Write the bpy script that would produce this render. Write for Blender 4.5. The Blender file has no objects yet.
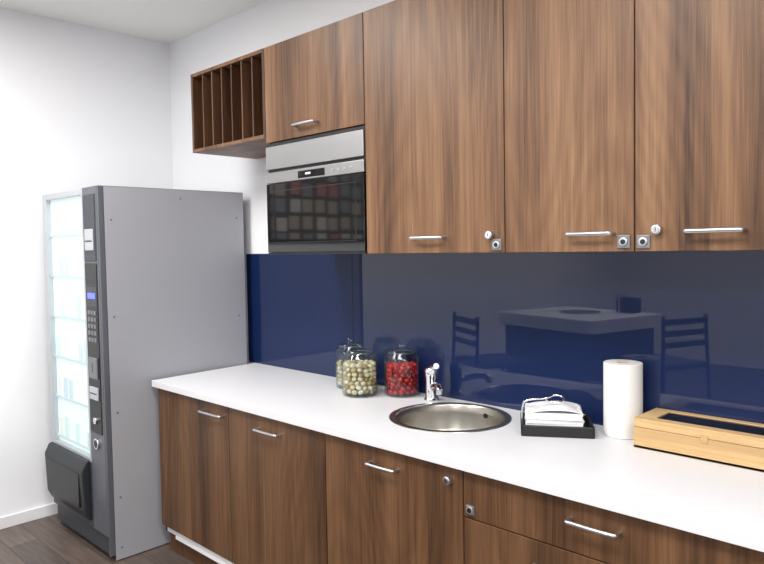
import bpy, bmesh, math, random
from mathutils import Vector, Matrix
random.seed(7)
sc=bpy.context.scene
try:
    sc.view_settings.view_transform='Standard'
except Exception: pass

# ---------------------------------------------------------------- materials
def lin(c):
    c=c/255.0
    return c/12.92 if c<=0.04045 else ((c+0.055)/1.055)**2.4
def rgb(r,g,b): return (lin(r),lin(g),lin(b),1)
def new_mat(name):
    m=bpy.data.materials.new(name); m.use_nodes=True
    nt=m.node_tree; b=nt.nodes['Principled BSDF']
    return m,nt,b
def simple(name,col,rough=.5,metal=0,coat=0,bump=0,bscale=200,ior=None,emis=None,es=0,var=0.04):
    m,nt,b=new_mat(name)
    tc=nt.nodes.new('ShaderNodeTexCoord')
    n=nt.nodes.new('ShaderNodeTexNoise'); n.inputs['Scale'].default_value=bscale; n.inputs['Detail'].default_value=3
    nt.links.new(tc.outputs['Object'],n.inputs['Vector'])
    mr=nt.nodes.new('ShaderNodeMapRange'); mr.inputs['To Min'].default_value=1-var; mr.inputs['To Max'].default_value=1+var
    nt.links.new(n.outputs['Fac'],mr.inputs['Value'])
    mx=nt.nodes.new('ShaderNodeVectorMath'); mx.operation='SCALE'; mx.inputs[0].default_value=col[:3]
    nt.links.new(mr.outputs['Result'],mx.inputs['Scale'])
    nt.links.new(mx.outputs['Vector'],b.inputs['Base Color'])
    b.inputs['Roughness'].default_value=rough; b.inputs['Metallic'].default_value=metal
    b.inputs['Coat Weight'].default_value=coat; b.inputs['Coat Roughness'].default_value=.03
    if ior: b.inputs['IOR'].default_value=ior
    if emis: b.inputs['Emission Color'].default_value=emis; b.inputs['Emission Strength'].default_value=es
    if bump:
        bp=nt.nodes.new('ShaderNodeBump'); bp.inputs['Strength'].default_value=bump; bp.inputs['Distance'].default_value=.002
        nt.links.new(n.outputs['Fac'],bp.inputs['Height']); nt.links.new(bp.outputs['Normal'],b.inputs['Normal'])
    return m

def walnut(name,dark,mid,light,rough=.38,spec=.5,axis='z'):
    m,nt,b=new_mat(name); L=nt.links; N=nt.nodes
    tc=N.new('ShaderNodeTexCoord'); oi=N.new('ShaderNodeObjectInfo')
    off=N.new('ShaderNodeVectorMath'); off.operation='SCALE'; off.inputs[0].default_value=(7.3,3.1,11.7)
    L.new(oi.outputs['Random'],off.inputs['Scale'])
    add=N.new('ShaderNodeVectorMath'); add.operation='ADD'
    L.new(tc.outputs['Object'],add.inputs[0]); L.new(off.outputs['Vector'],add.inputs[1])
    def sc3(a,l): return (a,a,l) if axis=='z' else (l,a,a)
    def noise(scl,al,detail,rough_,dist=0):
        mp=N.new('ShaderNodeMapping'); mp.inputs['Scale'].default_value=sc3(1,al); L.new(add.outputs['Vector'],mp.inputs['Vector'])
        n=N.new('ShaderNodeTexNoise'); n.inputs['Scale'].default_value=scl; n.inputs['Detail'].default_value=detail
        n.inputs['Roughness'].default_value=rough_; n.inputs['Distortion'].default_value=dist
        L.new(mp.outputs['Vector'],n.inputs['Vector']); return n
    n0=noise(2.2,.20,1.2,.4)      # broad cathedral figure
    ml=N.new('ShaderNodeMath'); ml.operation='MULTIPLY'; ml.inputs[1].default_value=170; L.new(n0.outputs['Fac'],ml.inputs[0])
    sn=N.new('ShaderNodeMath'); sn.operation='SINE'; L.new(ml.outputs[0],sn.inputs[0])
    n1=noise(8,.06,3,.55,.2)    # streaks
    n2=noise(75,.022,5,.7)       # fine grain
    n3=noise(260,.02,2,.5)        # pores
    a0=N.new('ShaderNodeMath'); a0.operation='MULTIPLY_ADD'; a0.inputs[1].default_value=.030; L.new(sn.outputs[0],a0.inputs[0]); L.new(n1.outputs['Fac'],a0.inputs[2])
    a1=N.new('ShaderNodeMath'); a1.operation='MULTIPLY_ADD'; a1.inputs[1].default_value=.62; L.new(n2.outputs['Fac'],a1.inputs[0]); L.new(a0.outputs[0],a1.inputs[2])
    a2=N.new('ShaderNodeMath'); a2.operation='MULTIPLY_ADD'; a2.inputs[1].default_value=.34; L.new(n3.outputs['Fac'],a2.inputs[0]); L.new(a1.outputs[0],a2.inputs[2])
    cr=N.new('ShaderNodeValToRGB'); e=cr.color_ramp.elements
    sc_=N.new('ShaderNodeMath'); sc_.operation='SUBTRACT'; sc_.inputs[1].default_value=.48; L.new(a2.outputs[0],sc_.inputs[0])
    e[0].position=.22; e[0].color=dark; e[1].position=.78; e[1].color=light
    k=e.new(.49); k.color=mid
    L.new(sc_.outputs[0],cr.inputs['Fac']); L.new(cr.outputs['Color'],b.inputs['Base Color'])
    b.inputs['Roughness'].default_value=rough; b.inputs['Specular IOR Level'].default_value=spec
    bp=N.new('ShaderNodeBump'); bp.inputs['Strength'].default_value=.08; bp.inputs['Distance'].default_value=.001
    L.new(n2.outputs['Fac'],bp.inputs['Height']); L.new(bp.outputs['Normal'],b.inputs['Normal'])
    return m

M={}
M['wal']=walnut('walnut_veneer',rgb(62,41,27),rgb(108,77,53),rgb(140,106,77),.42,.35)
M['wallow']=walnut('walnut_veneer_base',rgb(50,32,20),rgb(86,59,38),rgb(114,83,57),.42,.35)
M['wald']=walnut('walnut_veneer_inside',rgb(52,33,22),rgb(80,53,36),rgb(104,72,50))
M['carc']=simple('carcass_dark_edge',rgb(42,28,20),.6)
M['wall']=simple('wall_paint',rgb(237,238,241),.85,bump=.05,bscale=300,var=.01)
M['ceil']=simple('ceiling_paint',rgb(242,243,240),.9,bump=.05,bscale=250,var=.015)
M['trim']=simple('trim_white',rgb(232,232,234),.45,var=.01)
M['top']=simple('counter_white_laminate',rgb(213,213,216),.42,bscale=400,var=.012)
M['navy']=simple('navy_back_painted_glass',rgb(15,33,73),.5,coat=1.0,var=.01)
M['navy'].node_tree.nodes['Principled BSDF'].inputs['Coat Roughness'].default_value=.0
M['navy'].node_tree.nodes['Principled BSDF'].inputs['Coat IOR'].default_value=1.48
M['navy'].node_tree.nodes['Principled BSDF'].inputs['Specular IOR Level'].default_value=.15
M['steel']=simple('brushed_steel',rgb(200,200,202),.33,1,bscale=120,var=.05)
M['ovsteel']=simple('oven_brushed_steel',rgb(174,174,174),.35,1,bscale=120,var=.05)
M['chrome']=simple('chrome',rgb(225,226,230),.1,1,var=.01)
M['sink']=simple('sink_steel',rgb(168,164,156),.30,1,bscale=90,var=.06)
M['black']=simple('black_plastic',rgb(20,20,23),.4)
M['bglass']=simple('black_glass',rgb(10,11,13),.06,0,var=.01)
M['ovglass']=simple('oven_door_glass',rgb(8,9,11),.05,0,coat=.35,var=.01)
M['grey']=simple('machine_grey_paint',rgb(158,159,165),.42,.05,bscale=500,var=.02)
M['greyd']=simple('machine_dark_grey',rgb(56,59,66),.45,.1)
M['flap']=simple('machine_flap_charcoal',rgb(38,40,45),.45,.1)
M['greym']=simple('machine_mid_grey',rgb(92,95,102),.4,.2)
M['greyl']=simple('machine_light_frame',rgb(186,190,194),.35,.4)
M['lit']=simple('lit_display_back',rgb(212,226,226),.6,emis=(.86,.97,1,1),es=.38,bscale=3,var=.03)
M['shelf']=simple('display_shelf',rgb(186,200,202),.5,emis=(.86,.97,1,1),es=.2)
M['blue']=simple('blue_led',rgb(50,60,220),.4,emis=(.10,.13,1,1),es=2)
M['paper']=simple('paper_towel',rgb(224,222,220),.9,bump=.25,bscale=160,var=.02)
M['napkin']=simple('napkin_paper',rgb(228,228,230),.9,bump=.2,bscale=90,var=.02)
M['pine']=walnut('pine_wood',rgb(178,144,98),rgb(198,166,118),rgb(212,184,138),.5,axis='x')
M['white']=simple('white_plastic',rgb(225,225,225),.4)
M['plate']=simple('lock_plate_grey',rgb(120,122,126),.4,.4)
M['red']=simple('red_candy',rgb(190,18,24),.25,var=.15,bscale=60)
M['redd']=simple('dark_red_candy',rgb(140,10,16),.25,var=.15,bscale=60)
M['c1']=simple('beige_candy',rgb(216,200,164),.35)
M['c2']=simple('brown_candy',rgb(160,128,84),.35)
M['c3']=simple('tan_candy',rgb(186,164,118),.35)
M['c4']=simple('cream_candy',rgb(232,224,204),.35)
M['p1']=simple('snack_pack_mint',rgb(190,212,206),.4,emis=(.8,.95,.92,1),es=.3)
M['p2']=simple('snack_pack_cream',rgb(210,212,202),.4,emis=(.9,.92,.86,1),es=.3)
M['p3']=simple('snack_pack_grey',rgb(180,194,202),.4,emis=(.8,.88,.95,1),es=.28)
M['isl']=simple('island_navy',rgb(16,26,54),.5)
M['seat']=simple('chair_blue',rgb(20,36,80),.5)
def clear_glass(name,tint,f0,p):
    """thin clear glass: transparent body with a facing-angle mirror coat"""
    m=bpy.data.materials.new(name); m.use_nodes=True; nt=m.node_tree
    for n in list(nt.nodes): nt.nodes.remove(n)
    o=nt.nodes.new('ShaderNodeOutputMaterial'); mx=nt.nodes.new('ShaderNodeMixShader')
    t=nt.nodes.new('ShaderNodeBsdfTransparent'); t.inputs['Color'].default_value=tint
    g=nt.nodes.new('ShaderNodeBsdfGlossy'); g.inputs['Roughness'].default_value=.03
    f=nt.nodes.new('ShaderNodeLayerWeight'); f.inputs['Blend'].default_value=.5
    pw=nt.nodes.new('ShaderNodeMath'); pw.operation='POWER'; pw.inputs[1].default_value=p
    ad=nt.nodes.new('ShaderNodeMath'); ad.operation='MULTIPLY_ADD'; ad.inputs[1].default_value=.75; ad.inputs[2].default_value=f0
    nt.links.new(f.outputs['Facing'],pw.inputs[0]); nt.links.new(pw.outputs[0],ad.inputs[0])
    nt.links.new(ad.outputs[0],mx.inputs[0]); nt.links.new(t.outputs[0],mx.inputs[1]); nt.links.new(g.outputs[0],mx.inputs[2])
    nt.links.new(mx.outputs[0],o.inputs['Surface']); return m
M['glass']=clear_glass('jar_glass',(.90,.93,.925,1),.035,3.5)
M['pane']=clear_glass('display_window_glass',(.95,.98,.98,1),.03,5)
def floor_mat():
    m,nt,b=new_mat('floor_planks'); L=nt.links; N=nt.nodes
    tc=N.new('ShaderNodeTexCoord')
    br=N.new('ShaderNodeTexBrick'); br.inputs['Scale'].default_value=1; br.inputs['Brick Width'].default_value=1.2; br.inputs['Row Height'].default_value=.14
    br.inputs['Mortar Size'].default_value=.0018; br.inputs['Color1'].default_value=rgb(104,90,82); br.inputs['Color2'].default_value=rgb(82,71,65); br.inputs['Mortar'].default_value=rgb(45,38,35)
    L.new(tc.outputs['Object'],br.inputs['Vector'])
    mp=N.new('ShaderNodeMapping'); mp.inputs['Scale'].default_value=(1.5,18,1); L.new(tc.outputs['Object'],mp.inputs['Vector'])
    n=N.new('ShaderNodeTexNoise'); n.inputs['Scale'].default_value=3; n.inputs['Detail'].default_value=6; L.new(mp.outputs['Vector'],n.inputs['Vector'])
    mr=N.new('ShaderNodeMapRange'); mr.inputs['To Min'].default_value=.3; mr.inputs['To Max'].default_value=1.6; L.new(n.outputs['Fac'],mr.inputs['Value'])
    s=N.new('ShaderNodeVectorMath'); s.operation='SCALE'; L.new(br.outputs['Color'],s.inputs[0]); L.new(mr.outputs['Result'],s.inputs['Scale'])
    L.new(s.outputs['Vector'],b.inputs['Base Color']); b.inputs['Roughness'].default_value=.45
    return m
M['floor']=floor_mat()
def art_mat():
    m,nt,b=new_mat('wall_art_mosaic'); L=nt.links; N=nt.nodes
    tc=N.new('ShaderNodeTexCoord')
    v=N.new('ShaderNodeTexVoronoi'); v.inputs['Scale'].default_value=8; v.inputs['Randomness'].default_value=.15; v.distance='CHEBYCHEV'
    L.new(tc.outputs['Object'],v.inputs['Vector'])
    cr=N.new('ShaderNodeValToRGB'); cr.color_ramp.interpolation='CONSTANT'; e=cr.color_ramp.elements
    e[0].position=0; e[0].color=rgb(186,134,128); e[1].position=.3; e[1].color=rgb(205,202,198)
    k=e.new(.5); k.color=rgb(150,150,154); k=e.new(.7); k.color=rgb(184,172,162)
    L.new(v.outputs['Color'],cr.inputs['Fac'])
    c2=N.new('ShaderNodeMath'); c2.operation='LESS_THAN'; c2.inputs[1].default_value=.38; L.new(v.outputs['Distance'],c2.inputs[0])
    mx=N.new('ShaderNodeMix'); mx.data_type='RGBA'; mx.inputs[6].default_value=rgb(95,90,90); L.new(c2.outputs[0],mx.inputs[0]); L.new(cr.outputs['Color'],mx.inputs[7])
    L.new(mx.outputs[2],b.inputs['Base Color']); return m
M['art']=art_mat()

# ---------------------------------------------------------------- helpers
def link(o,parent=None):
    sc.collection.objects.link(o)
    if parent: o.parent=parent
    return o
def group(name):
    e=bpy.data.objects.new(name,None); e.empty_display_size=.1; sc.collection.objects.link(e); return e
def mesh_obj(name,bm,mat,parent=None,smooth=False):
    me=bpy.data.meshes.new(name); bm.normal_update(); bm.to_mesh(me); bm.free()
    if smooth:
        for p in me.polygons: p.use_smooth=True
    o=bpy.data.objects.new(name,me)
    if mat:
        for mm in (mat if isinstance(mat,list) else [mat]): me.materials.append(mm)
    return link(o,parent)
def box(name,parent,mat,x0,x1,y0,y1,z0,z1,bev=0,seg=2):
    bm=bmesh.new(); bmesh.ops.create_cube(bm,size=1)
    for v in bm.verts:
        v.co=Vector(((x0+x1)/2+v.co.x*(x1-x0),(y0+y1)/2+v.co.y*(y1-y0),(z0+z1)/2+v.co.z*(z1-z0)))
    if bev: bmesh.ops.bevel(bm,geom=bm.edges[:],offset=bev,segments=seg,affect='EDGES',profile=.5)
    return mesh_obj(name,bm,mat,parent)
def lathe(name,parent,mat,prof,cx,cy,z0=0,n=64,smooth=True):
    bm=bmesh.new(); rings=[]
    for r,z in prof:
        if r<1e-5: rings.append([bm.verts.new((cx,cy,z0+z))])
        else: rings.append([bm.verts.new((cx+r*math.cos(2*math.pi*i/n),cy+r*math.sin(2*math.pi*i/n),z0+z)) for i in range(n)])
    for a,b in zip(rings,rings[1:]):
        for i in range(n):
            j=(i+1)%n
            if len(a)==1 and len(b)==1: continue
            if len(a)==1: bm.faces.new((a[0],b[j],b[i]))
            elif len(b)==1: bm.faces.new((a[i],a[j],b[0]))
            else: bm.faces.new((a[i],a[j],b[j],b[i]))
    bmesh.ops.recalc_face_normals(bm,faces=bm.faces[:])
    o=mesh_obj(name,bm,mat,parent,smooth)
    if smooth:
        es=o.modifiers.new('es','EDGE_SPLIT'); es.split_angle=math.radians(40)
    return o
def cyl(name,parent,mat,p0,p1,r,n=24,r2=None,bev=0):
    p0=Vector(p0);p1=Vector(p1); d=p1-p0; L=d.length
    bm=bmesh.new(); bmesh.ops.create_cone(bm,cap_ends=True,segments=n,radius1=r,radius2=r if r2 is None else r2,depth=L)
    if bev:
        ed=[e for e in bm.edges if abs(e.verts[0].co.z-e.verts[1].co.z)<1e-6]
        bmesh.ops.bevel(bm,geom=ed,offset=bev,segments=3,affect='EDGES',profile=.5)
    q=Vector((0,0,1)).rotation_difference(d.normalized()).to_matrix().to_4x4()
    bm.transform(Matrix.Translation((p0+p1)/2)@q)
    o=mesh_obj(name,bm,mat,parent,True); es=o.modifiers.new('es','EDGE_SPLIT'); es.split_angle=math.radians(40)
    return o
def tube(name,parent,mat,pts,r,res=4,cyc=False):
    cu=bpy.data.curves.new(name,'CURVE'); cu.dimensions='3D'; cu.bevel_depth=r; cu.bevel_resolution=res; cu.use_fill_caps=True
    s=cu.splines.new('NURBS'); s.points.add(len(pts)-1)
    for a,p in zip(s.points,pts): a.co=(*p,1)
    s.order_u=3; s.use_endpoint_u=True; s.use_cyclic_u=cyc; s.resolution_u=8
    o=bpy.data.objects.new(name,cu); cu.materials.append(mat); link(o)
    dg=bpy.context.evaluated_depsgraph_get(); me=bpy.data.meshes.new_from_object(o.evaluated_get(dg))
    bpy.data.objects.remove(o)
    for p in me.polygons: p.use_smooth=True
    if not me.materials: me.materials.append(mat)
    return link(bpy.data.objects.new(name,me),parent)
def bar_handle(name,parent,x0,x1,yf,z):
    """slim D-shaped bar pull standing off a front whose face is at y=yf"""
    y=yf-.028
    tube(name,parent,M['steel'],[(x0,yf+.002,z),(x0,y+.006,z),(x0+.004,y,z),(x0+.016,y,z),((x0+x1)/2,y-.002,z),(x1-.016,y,z),(x1-.004,y,z),(x1,y+.006,z),(x1,yf+.002,z)],.006)
def knob_lock(parent,x,yf,z):
    cyl('lock_knob',parent,M['steel'],(x,yf+.001,z),(x,yf-.018,z),.0130,bev=.002)
    cyl('lock_knob_face',parent,M['chrome'],(x,yf-.018,z),(x,yf-.0195,z),.009)
    box('key_slot',parent,M['black'],x-.001,x+.001,yf-.0200,yf-.0194,z-.005,z+.005)
def plate_lock(parent,x,yf,z,s=.018):
    box('lock_plate',parent,M['plate'],x-s,x+s,yf-.005,yf+.001,z-s,z+s,.002)
    cyl('lock_ring',parent,M['steel'],(x,yf-.004,z),(x,yf-.008,z),.012,bev=.001)
    cyl('lock_core',parent,M['black'],(x,yf-.008,z),(x,yf-.0085,z),.007)

# ---------------------------------------------------------------- key dimensions
HC=.834; YC=-.633; YD=-.613; ZB=1.4276; ZT=2.3166; YU=-.3864; XL=-.8845; ZC=2.735
S=[0,.6,1.207,1.814,2.61,3.21]
U=[1.207,1.814,2.223,2.63,3.21]
XR=5.2; YR=-6.4; BX=-.0564

# ---------------------------------------------------------------- room
box('wall_back',None,M['wall'],XL-.1,XR+.1,0,.1,0,ZC)
box('wall_left',None,M['wall'],XL-.1,XL,YR,0,0,ZC)
box('wall_right',None,M['wall'],XR,XR+.1,YR,0,0,ZC)
box('wall_front',None,M['wall'],XL-.1,XR+.1,YR-.1,YR,0,ZC)
box('floor',None,M['floor'],XL-.1,XR+.1,YR-.1,.1,-.05,0)
box('ceiling',None,M['ceil'],XL-.1,XR+.1,YR-.1,.1,ZC,ZC+.05)
box('baseboard_left',None,M['trim'],XL,XL+.012,YR,-.0,0,.062,.002)
box('baseboard_back',None,M['trim'],XL+.012,BX-.01,-.012,0,0,.062,.002)

# ---------------------------------------------------------------- backsplash
g=group('glass_backsplash')
box('panel_left',g,M['navy'],-.11,.7265,-.007,-.001,HC-.001,ZB,.0008)
box('panel_right',g,M['navy'],.7285,3.21,-.007,-.001,HC-.001,ZB,.0008)

# ---------------------------------------------------------------- countertop
bm=bmesh.new()
poly=[(-.02,YC),(3.21,YC),(3.21,-.008),(-.05,-.008)]
b_=[bm.verts.new((x,y,HC-.03)) for x,y in poly]; t_=[bm.verts.new((x,y,HC)) for x,y in poly]
bm.faces.new(b_[::-1]); bm.faces.new(t_)
for i in range(4):
    j=(i+1)%4; bm.faces.new((b_[i],b_[j],t_[j],t_[i]))
bmesh.ops.recalc_face_normals(bm,faces=bm.faces[:])
bmesh.ops.bevel(bm,geom=bm.edges[:],offset=.0015,segments=2,affect='EDGES',profile=.5)
ct=mesh_obj('countertop',bm,M['top'])
SX,SY,SR=1.484,-.2546,.22
cut=cyl('cut',None,None,(SX,SY,HC-.1),(SX,SY,HC+.1),SR-.012,n=96); cut.modifiers.clear()
mo=ct.modifiers.new('hole','BOOLEAN'); mo.object=cut; mo.operation='DIFFERENCE'; mo.solver='EXACT'
dg=bpy.context.evaluated_depsgraph_get(); me=bpy.data.meshes.new_from_object(ct.evaluated_get(dg))
ct.modifiers.clear(); ct.data=me; bpy.data.objects.remove(cut)

# ---------------------------------------------------------------- sink
g=group('round_sink')
prof=[(SR,.0005),(SR-.001,.0025),(SR-.006,.0040),(SR-.018,.0040),(SR-.022,.002),(SR-.025,-.004),(SR-.029,-.03),(SR-.037,-.09),(SR-.050,-.118),(SR-.080,-.133),(.045,-.141),(.043,-.145),(.0,-.145)]
lathe('basin',g,M['sink'],prof,SX,SY,HC,96)
lathe('drain',g,M['chrome'],[(0,-.1415),(.012,-.1415),(.014,-.139),(.036,-.138),(.041,-.140),(.041,-.143)],SX,SY,HC,48)
for i in range(6):
    a=i*math.pi/3; cyl('drain_hole_%d'%i,g,M['black'],(SX+.025*math.cos(a),SY+.025*math.sin(a),HC-.1390),(SX+.025*math.cos(a),SY+.025*math.sin(a),HC-.1380),.004,12)
ov=Vector((math.cos(1.45),math.sin(1.45),0)); pc=Vector((SX,SY,HC-.028))+ov*(SR-.030)
cyl('overflow',g,M['black'],pc,pc-ov*.003,.009)

# ---------------------------------------------------------------- faucet
g=group('mixer_faucet')
fx,fy=1.262,-.088; dr=Vector((SX-fx,SY-fy,0)).normalized()
lathe('body',g,M['chrome'],[(.0,0),(.031,0),(.031,.004),(.027,.008),(.0245,.014),(.0245,.088),(.027,.098),(.028,.118),(.024,.130),(.012,.136),(0,.137)],fx,fy,HC+.0005,48)
F=Vector((fx,fy,HC))
tube('spout',g,M['chrome'],[F+Vector((0,0,.048)),F+dr*.04+Vector((0,0,.064)),F+dr*.08+Vector((0,0,.076)),F+dr*.12+Vector((0,0,.078)),F+dr*.134+Vector((0,0,.064))],.0135,6)
cyl('aerator',g,M['steel'],F+dr*.133+Vector((0,0,.068)),F+dr*.135+Vector((0,0,.050)),.0145)
lv=Vector((.75,-.55,0)).normalized()
tube('lever',g,M['chrome'],[F-lv*.014+Vector((0,0,.130)),F+lv*.02+Vector((0,0,.141)),F+lv*.055+Vector((0,0,.147)),F+lv*.080+Vector((0,0,.151))],.012,4)

# ---------------------------------------------------------------- base cabinets
def base_cab(x0,x1,fronts,left_panel=False):
    g=group('base_cabinet')
    t=.018
    box('side_left',g,M['wallow'] if left_panel else M['carc'],x0+.0005,x0+t,-.594,-.012,.10,HC-.031)
    box('side_right',g,M['carc'],x1-t,x1-.0005,-.594,-.012,.10,HC-.031)
    box('bottom',g,M['trim'],x0+t,x1-t,-.594,-.012,.10,.118)
    box('back',g,M['carc'],x0+t,x1-t,-.03,-.012,.118,HC-.031)
    box('front_rail',g,M['carc'],x0+t,x1-t,-.594,-.57,HC-.10,HC-.031)
    for i,(z0,z1) in enumerate(fronts):
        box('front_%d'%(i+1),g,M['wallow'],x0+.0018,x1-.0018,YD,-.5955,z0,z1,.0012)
    return g
FT=HC-.034
g=base_cab(S[0],S[1],[(.135,FT)],True); bar_handle('handle',g,.410,.570,YD,.755)
g=base_cab(S[1],S[2],[(.135,FT)]); bar_handle('handle',g,.812,.953,YD,.745)
g=base_cab(S[2],S[3],[(.135,FT)]); bar_handle('handle',g,1.436,1.558,YD,.743); knob_lock(g,1.764,YD,.759)
g=base_cab(S[3],S[4],[(.663,FT),(.40,.6595),(.135,.3965)]); bar_handle('handle_top',g,2.155,2.287,YD,.748)
bar_handle('handle_middle',g,2.05,2.18,YD,.592); bar_handle('handle_low',g,2.155,2.287,YD,.34); plate_lock(g,1.840,YD,.687,.014)
g=base_cab(S[4],S[5],[(.135,FT)]); bar_handle('handle',g,2.70,2.85,YD,.745)
g=group('cabinet_plinth')
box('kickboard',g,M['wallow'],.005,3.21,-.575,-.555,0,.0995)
box('white_strip',g,M['trim'],.10,3.21,-.598,-.576,.085,.0995,.001)

# ---------------------------------------------------------------- wall cabinets
def wall_cab(x0,x1,z0=ZB,z1=ZT,dz0=None):
    g=group('wall_cabinet'); t=.018; dz0=z0 if dz0 is None else dz0
    box('side_left',g,M['wal'],x0+.0005,x0+t,-.367,-.001,z0,z1)
    box('side_right',g,M['wal'],x1-t,x1-.0005,-.367,-.001,z0,z1)
    box('top',g,M['wal'],x0+t,x1-t,-.367,-.001,z1-t,z1)
    box('bottom',g,M['wal'],x0+t,x1-t,-.367,-.001,dz0,dz0+t)
    box('back',g,M['carc'],x0+t,x1-t,-.010,-.001,dz0+t,z1-t)
    box('door_front',g,M['wal'],x0+.0018,x1-.0018,YU,-.3685,dz0+.001,z1,.0012)
    return g
g=wall_cab(.6,1.207,ZB,ZT,1.908); bar_handle('handle',g,.815,.945,YU,1.955)
g=wall_cab(U[0],U[1]); bar_handle('handle',g,1.445,1.581,YU,1.481); knob_lock(g,1.763,YU,1.484); plate_lock(g,1.785,YU,1.453)
g=wall_cab(U[1],U[2]); bar_handle('handle',g,2.037,2.166,YU,1.479); plate_lock(g,2.194,YU,1.455)
g=wall_cab(U[2],U[3]); bar_handle('handle',g,2.362,2.493,YU,1.479); plate_lock(g,2.248,YU,1.454); knob_lock(g,2.286,YU,1.485)
g=wall_cab(U[3],U[4]); bar_handle('handle',g,2.75,2.90,YU,1.480)

# ---------------------------------------------------------------- microwave oven
g=group('built_in_microwave_oven')
o0,o1=.6195,1.1875
box('body',g,M['black'],o0,o1,-.366,-.05,ZB+.002,1.904)
xa,xb=.604,1.203
box('vent_panel',g,M['ovsteel'],xa,xb,-.392,-.3675,1.792,1.889,.002)
box('gap_shadow',g,M['black'],xa+.002,xb-.002,-.380,-.3665,1.779,1.905)
box('control_panel',g,M['ovsteel'],xa,xb,-.392,-.3675,1.733,1.779,.002)
box('display',g,M['bglass'],.82,.985,-.3932,-.3915,1.740,1.769,.0005)
box('display_digits',g,M['white'],.868,.90,-.3937,-.3930,1.752,1.760)
for i in range(4): cyl('button_%d'%i,g,M['steel'],(1.03+.035*i,-.3915,1.756),(1.03+.035*i,-.394,1.756),.005)
box('door_glass',g,M['ovglass'],xa,xb,-.392,-.3675,ZB+.010,1.731,.002)
box('window_frame',g,M['black'],xa+.045,xb-.045,-.3926,-.3915,ZB+.050,1.700,.0003)
box('door_window',g,M['ovglass'],xa+.048,xb-.048,-.3932,-.3922,ZB+.053,1.697,.0003)
box('bottom_trim',g,M['black'],xa,xb,-.390,-.3675,ZB+.0005,ZB+.0095,.001)

# ---------------------------------------------------------------- wine rack shelf
g=group('wall_cubby_rack')
ZR=1.9334; t=.016; r1=.5985
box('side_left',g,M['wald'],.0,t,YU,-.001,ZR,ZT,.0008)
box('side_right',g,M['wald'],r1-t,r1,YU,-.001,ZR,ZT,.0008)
box('top',g,M['wal'],t,r1-t,YU,-.001,ZT-t,ZT,.0008)
box('bottom',g,M['wal'],t,r1-t,YU,-.001,ZR,ZR+t,.0008)
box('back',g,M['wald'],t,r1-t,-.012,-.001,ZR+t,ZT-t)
for i in range(1,7):
    x=t+(r1-2*t)*i/7
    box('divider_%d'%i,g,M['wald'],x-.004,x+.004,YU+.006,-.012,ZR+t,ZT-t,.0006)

# ---------------------------------------------------------------- vending machine
g=group('vending_machine')
vx0,vx1,vy0,vy1,vz1=-.735,BX,-.82,-.0564,1.756
box('cabinet_body',g,M['greyd'],vx0+.004,vx1-.003,vy0+.004,vy1,.035,vz1-.003)
box('side_panel_right',g,M['grey'],vx1-.0032,vx1,vy0,vy1,.005,vz1,.0006)
box('side_panel_left',g,M['grey'],vx0,vx0+.0038,vy0,vy1,.005,vz1,.0006)
box('top_panel',g,M['grey'],vx0,vx1,vy0,vy1,vz1-.0028,vz1,.0006)
for (x,y) in [(vx0+.05,vy0+.06),(vx1-.05,vy0+.06),(vx0+.05,vy1-.06),(vx1-.05,vy1-.06)]:
    cyl('foot',g,M['black'],(x,y,0),(x,y,.036),.022)
yd0,yd1=-.848,-.821
gx0,gx1,gz0,gz1=-.690,-.248,.465,1.725
box('door_frame_left',g,M['greyl'],vx0,gx0,yd0,yd1,.44,vz1,.003)
box('door_frame_right',g,M['greyl'],gx1,gx1+.020,yd0,yd1,.44,vz1,.003)
box('door_frame_top',g,M['greyl'],gx0,gx1,yd0,yd1,gz1,vz1,.003)
box('door_frame_bottom',g,M['greyl'],gx0,gx1,yd0,yd1,.44,gz0,.003)
box('lit_back',g,M['lit'],gx0,gx1,-.8235,-.8212,gz0,gz1)
random.seed(11)
for i in range(6):
    z=gz0+.02+(gz1-gz0)*(i)/6
    box('shelf_%d'%i,g,M['shelf'],gx0,gx1,-.832,-.824,z,z+.012)
    for k in range(6):
        if random.random()<.3: continue
        xx=gx0+.035+k*.068; hh=random.uniform(.07,.12)
        box('snack_pack_%d%d'%(i,k),g,M[random.choice(['p1','p2','p3'])],xx,xx+.046,-.831,-.824,z+.0125,z+.0125+hh,.004)
bm=bmesh.new(); bm.faces.new([bm.verts.new(c) for c in [(gx0,yd0+.004,gz0),(gx1,yd0+.004,gz0),(gx1,yd0+.004,gz1),(gx0,yd0+.004,gz1)]])
mesh_obj('window_glass',bm,M['pane'],g)
cx0,cx1=gx1+.021,vx1
box('control_column',g,M['greym'],cx0,cx1-.012,yd0-.002,yd1,.12,vz1,.004)
box('control_edge',g,M['greym'],cx1-.0115,cx1,yd0,yd1,.03,vz1,.003)
mx=(cx0+cx1-.012)/2; yf=yd0-.002
box('payment_panel',g,M['black'],cx0+.012,cx1-.030,yf-.004,yf+.001,.60,1.40,.003)
box('upper_panel',g,M['greyd'],cx0+.012,cx1-.030,yf-.004,yf+.001,1.41,1.72,.003)
box('card_reader',g,M['greyl'],mx-.045,mx+.045,yf-.010,yf-.003,1.46,1.56,.003)
box('card_slot',g,M['black'],mx-.035,mx+.035,yf-.0108,yf-.0095,1.50,1.507)
box('led_display',g,M['blue'],mx-.04,mx+.04,yf-.0065,yf-.0035,1.235,1.262,.001)
box('display_bezel',g,M['greyd'],mx-.055,mx+.055,yf-.005,yf-.003,1.20,1.29,.001)
for r in range(5):
    for c in range(3):
        bx=mx-.032+.032*c; bz=1.17-.032*r
        box('key_%d%d'%(r,c),g,M['plate'],bx-.011,bx+.011,yf-.008,yf-.003,bz-.010,bz+.010,.002)
box('coin_unit',g,M['plate'],mx-.045,mx+.045,yf-.012,yf-.003,.86,.96,.003)
box('coin_slot',g,M['black'],mx-.003,mx+.003,yf-.0128,yf-.0115,.89,.935)
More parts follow.
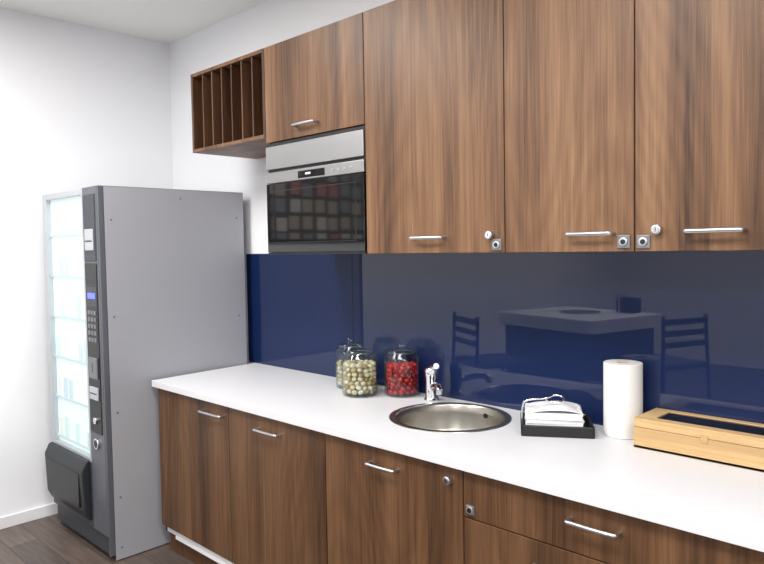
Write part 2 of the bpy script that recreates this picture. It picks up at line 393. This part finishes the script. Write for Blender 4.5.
box('note_reader',g,M['greyl'],mx-.045,mx+.045,yf-.012,yf-.003,.76,.82,.003)
box('note_slot',g,M['black'],mx-.036,mx+.036,yf-.0128,yf-.0115,.787,.793)
cyl('door_lock',g,M['chrome'],(mx,yf,.66),(mx,yf-.012,.66),.016,bev=.002)
cyl('coin_return',g,M['chrome'],(mx,yf,.55),(mx,yf-.010,.55),.026,bev=.002)
cyl('coin_return_cup',g,M['black'],(mx,yf-.010,.55),(mx,yf-.0105,.55),.019)
box('lower_panel',g,M['greyd'],vx0,cx0-.001,yd0,yd1,.12,.438,.003)
bm=bmesh.new()
sec=[(yd0,.452),(yd0-.020,.445),(yd0-.042,.40),(yd0-.034,.20),(yd0-.012,.155),(yd0,.150)]
a=[bm.verts.new((vx0+.01,y,z)) for y,z in sec]; b=[bm.verts.new((cx0-.02,y,z)) for y,z in sec]
bm.faces.new(a); bm.faces.new(b[::-1])
for i in range(len(sec)):
    j=(i+1)%len(sec); bm.faces.new((a[i],b[i],b[j],a[j]))
bmesh.ops.recalc_face_normals(bm,faces=bm.faces[:])
bmesh.ops.bevel(bm,geom=bm.edges[:],offset=.006,segments=2,affect='EDGES',profile=.5)
mesh_obj('delivery_tray_housing',bm,M['flap'],g)
box('delivery_flap',g,M['black'],vx0+.05,cx0-.06,yd0-.044,yd0-.036,.215,.385,.003)
box('kick_panel',g,M['greyd'],vx0+.02,vx1-.02,yd0+.01,yd1,.03,.119,.003)
for (y,z) in [(-.79,1.60),(-.79,1.15),(-.79,.70),(-.79,.30),(-.79,.06),(-.10,1.62),(-.10,1.1),(-.43,1.71),(-.43,.05)]:
    cyl('panel_screw',g,M['plate'],(vx1,y,z),(vx1+.002,y,z),.005,12)

# ---------------------------------------------------------------- jars
def jar(x,y,r,h,mats,fill,br,seed):
    random.seed(seed)
    g=group('glass_candy_jar'); z=HC+.0006; w=.003
    pr=[(0,0),(r*.86,0),(r*.97,.006),(r,.018),(r,h*.80),(r*.96,h*.88),(r*.80,h*.95),(r*.76,h),(r*.76-w,h),(r*.80-w,h*.945),(r*.96-w,h*.875),(r-w,h*.80),(r-w,.02),(r*.95-w,.010),(r*.84,.006),(0,.006)]
    lathe('jar_body',g,M['glass'],pr,x,y,z,48)
    lid=[(0,h+.030),(.010,h+.029),(.0145,h+.022),(.010,h+.014),(.012,h+.010),(r*.55,h+.008),(r*.80,h+.004),(r*.84,h-.000),(r*.72,h-.002),(r*.70,h-.014),(0,h-.014)]
    lathe('jar_lid',g,M['glass'],lid,x,y,z+.001,48)
    lathe('jar_seal',g,M['plate'],[(r*.70,h-.004),(r*.745,h-.004),(r*.745,h-.0075),(r*.70,h-.0075)],x,y,z+.001,48)
    bm=bmesh.new(); rr=r-w-br-.002; zz=.008+br; top=h*fill
    while zz<top:
        nring=max(1,int(rr/(br*1.75)))
        for k in range(nring+1):
            rad=rr*k/nring; cnt=max(1,int(2*math.pi*rad/(br*2.0)))
            ph=random.random()*6
            for i in range(cnt):
                a=ph+2*math.pi*i/cnt
                m=Matrix.Translation((x+rad*math.cos(a),y+rad*math.sin(a),z+zz+random.uniform(-.25,.25)*br))@Matrix.Rotation(random.random()*3,4,Vector((random.random(),random.random(),.3)).normalized())@Matrix.Diagonal((1,.85,.75,1))
                v=bmesh.ops.create_icosphere(bm,subdivisions=2,radius=br,matrix=m)
                mi=random.randrange(len(mats)); fs={f for q in v['verts'] for f in q.link_faces}
                for f in fs: f.material_index=mi
        zz+=br*1.45
    mesh_obj('candies',bm,mats,g,True)
    return g
jar(.972,-.207,.076,.184,[M['c1'],M['c2'],M['c4'],M['c3'],M['c1']],.72,.0125,3)
jar(1.106,-.092,.074,.184,[M['red'],M['redd'],M['red']],.76,.012,5)
jar(.830,-.125,.066,.190,[M['c4'],M['c3'],M['c1']],.60,.012,9)

# ---------------------------------------------------------------- paper roll
g=group('paper_towel_roll')
px,py,pr_=2.048,-.075,.0595
lathe('paper',g,M['paper'],[(.020,.0),(pr_-.002,0),(pr_,.002),(pr_,.233),(pr_-.002,.235),(.020,.235),(.020,.0)],px,py,HC+.0006,64)
lathe('core',g,M['pine'],[(.0185,.001),(.0198,.001),(.0198,.234),(.0185,.234),(.0185,.001)],px,py,HC+.0006,40)

# ---------------------------------------------------------------- napkin holder
g=group('napkin_holder')
NC=Vector((1.860,-.166,HC+.0006)); ang=math.radians(33)
T=Matrix.Translation(NC)@Matrix.Rotation(ang,4,'Z')
def loc(o): o.data.transform(T); return o
loc(box('tray_base',g,M['black'],-.114,.114,-.092,.092,0,.012,.003))
loc(box('tray_wall_front',g,M['black'],-.114,.114,-.092,-.084,.006,.036,.003))
loc(box('tray_wall_back',g,M['black'],-.114,.114,.084,.092,.006,.036,.003))
loc(box('tray_wall_left',g,M['black'],-.114,-.106,-.092,.092,.006,.036,.003))
loc(box('tray_wall_right',g,M['black'],.106,.114,-.092,.092,.006,.036,.003))
random.seed(2)
bm=bmesh.new()
for i in range(9):
    z=.012+i*.0066; dx=random.uniform(-.003,.003); dy=random.uniform(-.003,.003)
    m=Matrix.Translation((dx-.008,dy,z+.0027))@Matrix.Rotation(random.uniform(-.03,.03),4,'Z')@Matrix.Diagonal((.178,.150,.0066,1))
    bmesh.ops.create_cube(bm,size=1,matrix=m)
bmesh.ops.bevel(bm,geom=bm.edges[:],offset=.0015,segments=2,affect='EDGES')
o=mesh_obj('napkins',bm,M['napkin'],g); loc(o)
bm=bmesh.new(); bmesh.ops.create_grid(bm,x_segments=14,y_segments=14,size=.5)
for v in bm.verts:
    x,y=v.co.x,v.co.y; v.co=Vector((x*.17,y*.14,.082+.010*math.sin(7*x+1)*math.cos(3*y)-.010*(abs(x)*2)**3))
o=mesh_obj('loose_napkin',bm,M['napkin'],g,True); o.modifiers.new('s','SOLIDIFY').thickness=.002; loc(o)
loc(tube('weight_arm',g,M['chrome'],[(-.110,0,.034),(-.110,0,.086),(-.09,0,.100),(-.03,0,.104),(.0,.02,.116),(.03,.0,.110),(.02,-.03,.100),(-.02,-.03,.100),(-.03,0,.100)],.003))

# ---------------------------------------------------------------- tea box
g=group('wooden_tea_box')
x0,x1,y0,y1,z0=2.130,2.535,-.182,-.014,HC+.0006; h=.062; H=.090
box('box_bottom',g,M['pine'],x0,x1,y0,y1,z0,z0+.008,.001)
box('box_front',g,M['pine'],x0,x1,y0,y0+.010,z0,z0+h,.001)
box('box_back',g,M['pine'],x0,x1,y1-.010,y1,z0,z0+h,.001)
box('box_left',g,M['pine'],x0,x0+.010,y0+.01,y1-.01,z0,z0+h,.001)
box('box_right',g,M['pine'],x1-.010,x1,y0+.01,y1-.01,z0,z0+h,.001)
la=z0+h+.0012; lb=z0+H
box('lid_front',g,M['pine'],x0,x1,y0,y0+.036,la,lb,.0015)
box('lid_back',g,M['pine'],x0,x1,y1-.026,y1,la,lb,.0015)
box('lid_left',g,M['pine'],x0,x0+.052,y0+.036,y1-.026,la,lb,.0015)
box('lid_right',g,M['pine'],x1-.052,x1,y0+.036,y1-.026,la,lb,.0015)
box('lid_window',g,M['bglass'],x0+.046,x1-.046,y0+.030,y1-.022,lb-.006,lb-.003)
box('clasp',g,M['pine'],(x0+x1)/2-.010,(x0+x1)/2+.010,y0-.003,y0,z0+.05,z0+.072,.001)

# ---------------------------------------------------------------- things the glass mirrors
g=group('kitchen_island')
R=Matrix.Translation((.70,-2.36,0))@Matrix.Rotation(math.radians(14),4,'Z')
def li(o): o.data.transform(R); return o
li(box('island_body',g,M['isl'],-.92,-.04,-.76,-.04,0,.80,.004))
li(box('island_top',g,M['wall'],-.96,0,-.80,0,.80,.90,.004))
o=li(lathe('island_sink',g,M['sink'],[(.16,.901),(.16,.904),(.145,.904),(.14,.902),(0,.9015)],-.5,-.45,0,40))
li(tube('island_tap',g,M['chrome'],[(-.25,-.62,.90),(-.25,-.62,1.06),(-.27,-.62,1.12),(-.33,-.6,1.12),(-.36,-.6,1.06)],.010))
li(box('coffee_grinder',g,M['black'],-.32,-.16,-.77,-.66,.9005,1.02,.01))
def chair(x,y,rot):
    g=group('dining_chair'); R=Matrix.Translation((x,y,0))@Matrix.Rotation(rot,4,'Z')
    def lo(o): o.data.transform(R); return o
    lo(box('seat',g,M['seat'],-.20,.20,-.20,.20,.61,.65,.015))
    for i in range(3): lo(box('back_slat_%d'%i,g,M['seat'],-.20,.20,.19,.205,.76+.075*i,.80+.075*i,.006))
    for i,(a,b) in enumerate([(-1,-1),(1,-1),(-1,1),(1,1)]):
        top=.97 if b>0 else .62
        lo(cyl('leg_%d'%i,g,M['seat'],(a*.22,b*.22,0),(a*.19,b*.19,top),.012))
    for i,(a,b,c,d) in enumerate([(-1,-1,1,-1),(-1,1,1,1),(-1,-1,-1,1),(1,-1,1,1)]):
        lo(cyl('rung_%d'%i,g,M['seat'],(a*.21,b*.21,.22),(c*.21,d*.21,.22),.009))
chair(.20,-1.86,.5); chair(1.13,-2.54,-1.2)
g=group('wall_art')
box('art_frame',g,M['greyd'],XL,XL+.02,-3.3,-1.50,1.50,2.14,.003)
box('art_print',g,M['art'],XL+.02,XL+.022,-3.28,-1.52,1.52,2.12)

# ---------------------------------------------------------------- lights
def panel(x,y,sx,sy,e,col=(1,.985,.965)):
    g=group('ceiling_light_panel')
    t=.02
    for n,(a,b,c,d) in dict(f1=(x-sx/2-t,x+sx/2+t,y-sy/2-t,y-sy/2),f2=(x-sx/2-t,x+sx/2+t,y+sy/2,y+sy/2+t),f3=(x-sx/2-t,x-sx/2,y-sy/2,y+sy/2),f4=(x+sx/2,x+sx/2+t,y-sy/2,y+sy/2)).items():
        box('frame_'+n,g,M['white'],a,b,c,d,ZC-.02,ZC)
    L=bpy.data.lights.new('panel_light','AREA'); L.shape='RECTANGLE'; L.size=sx; L.size_y=sy; L.energy=e; L.color=col
    o=bpy.data.objects.new('panel_light',L); o.location=(x,y,ZC-.012); link(o,g)
panel(.30,-1.75,.6,1.2,53)
panel(2.1,-1.75,1.2,.6,50)
panel(3.9,-1.75,1.2,.6,46)
panel(.6,-4.3,1.2,.6,76); panel(3.2,-4.3,1.2,.6,76)

# ---------------------------------------------------------------- camera
yaw,pt,r=0.7894,0.0447,-0.0178
d=Vector((-math.sin(yaw)*math.cos(pt),math.cos(yaw)*math.cos(pt),-math.sin(pt)))
rt=Vector((math.cos(yaw),math.sin(yaw),0)); up=rt.cross(d)
rt2=rt*math.cos(r)+up*math.sin(r); up2=-rt*math.sin(r)+up*math.cos(r)
cam=bpy.data.cameras.new('camera'); co=bpy.data.objects.new('camera',cam); sc.collection.objects.link(co)
m3=Matrix((rt2,up2,-d)).transposed()
co.matrix_world=Matrix.Translation((3.0205,-2.1986,1.4525))@m3.to_4x4()
cam.sensor_width=36; cam.sensor_fit='HORIZONTAL'; cam.lens=686.245/764*36
cam.shift_x=(382-364.866)/764; cam.shift_y=(277.966-282)/764; cam.clip_start=.02
sc.camera=co
w=bpy.data.worlds.new('world'); w.use_nodes=True; sc.world=w
w.node_tree.nodes['Background'].inputs[0].default_value=(.8,.85,.9,1); w.node_tree.nodes['Background'].inputs[1].default_value=.3
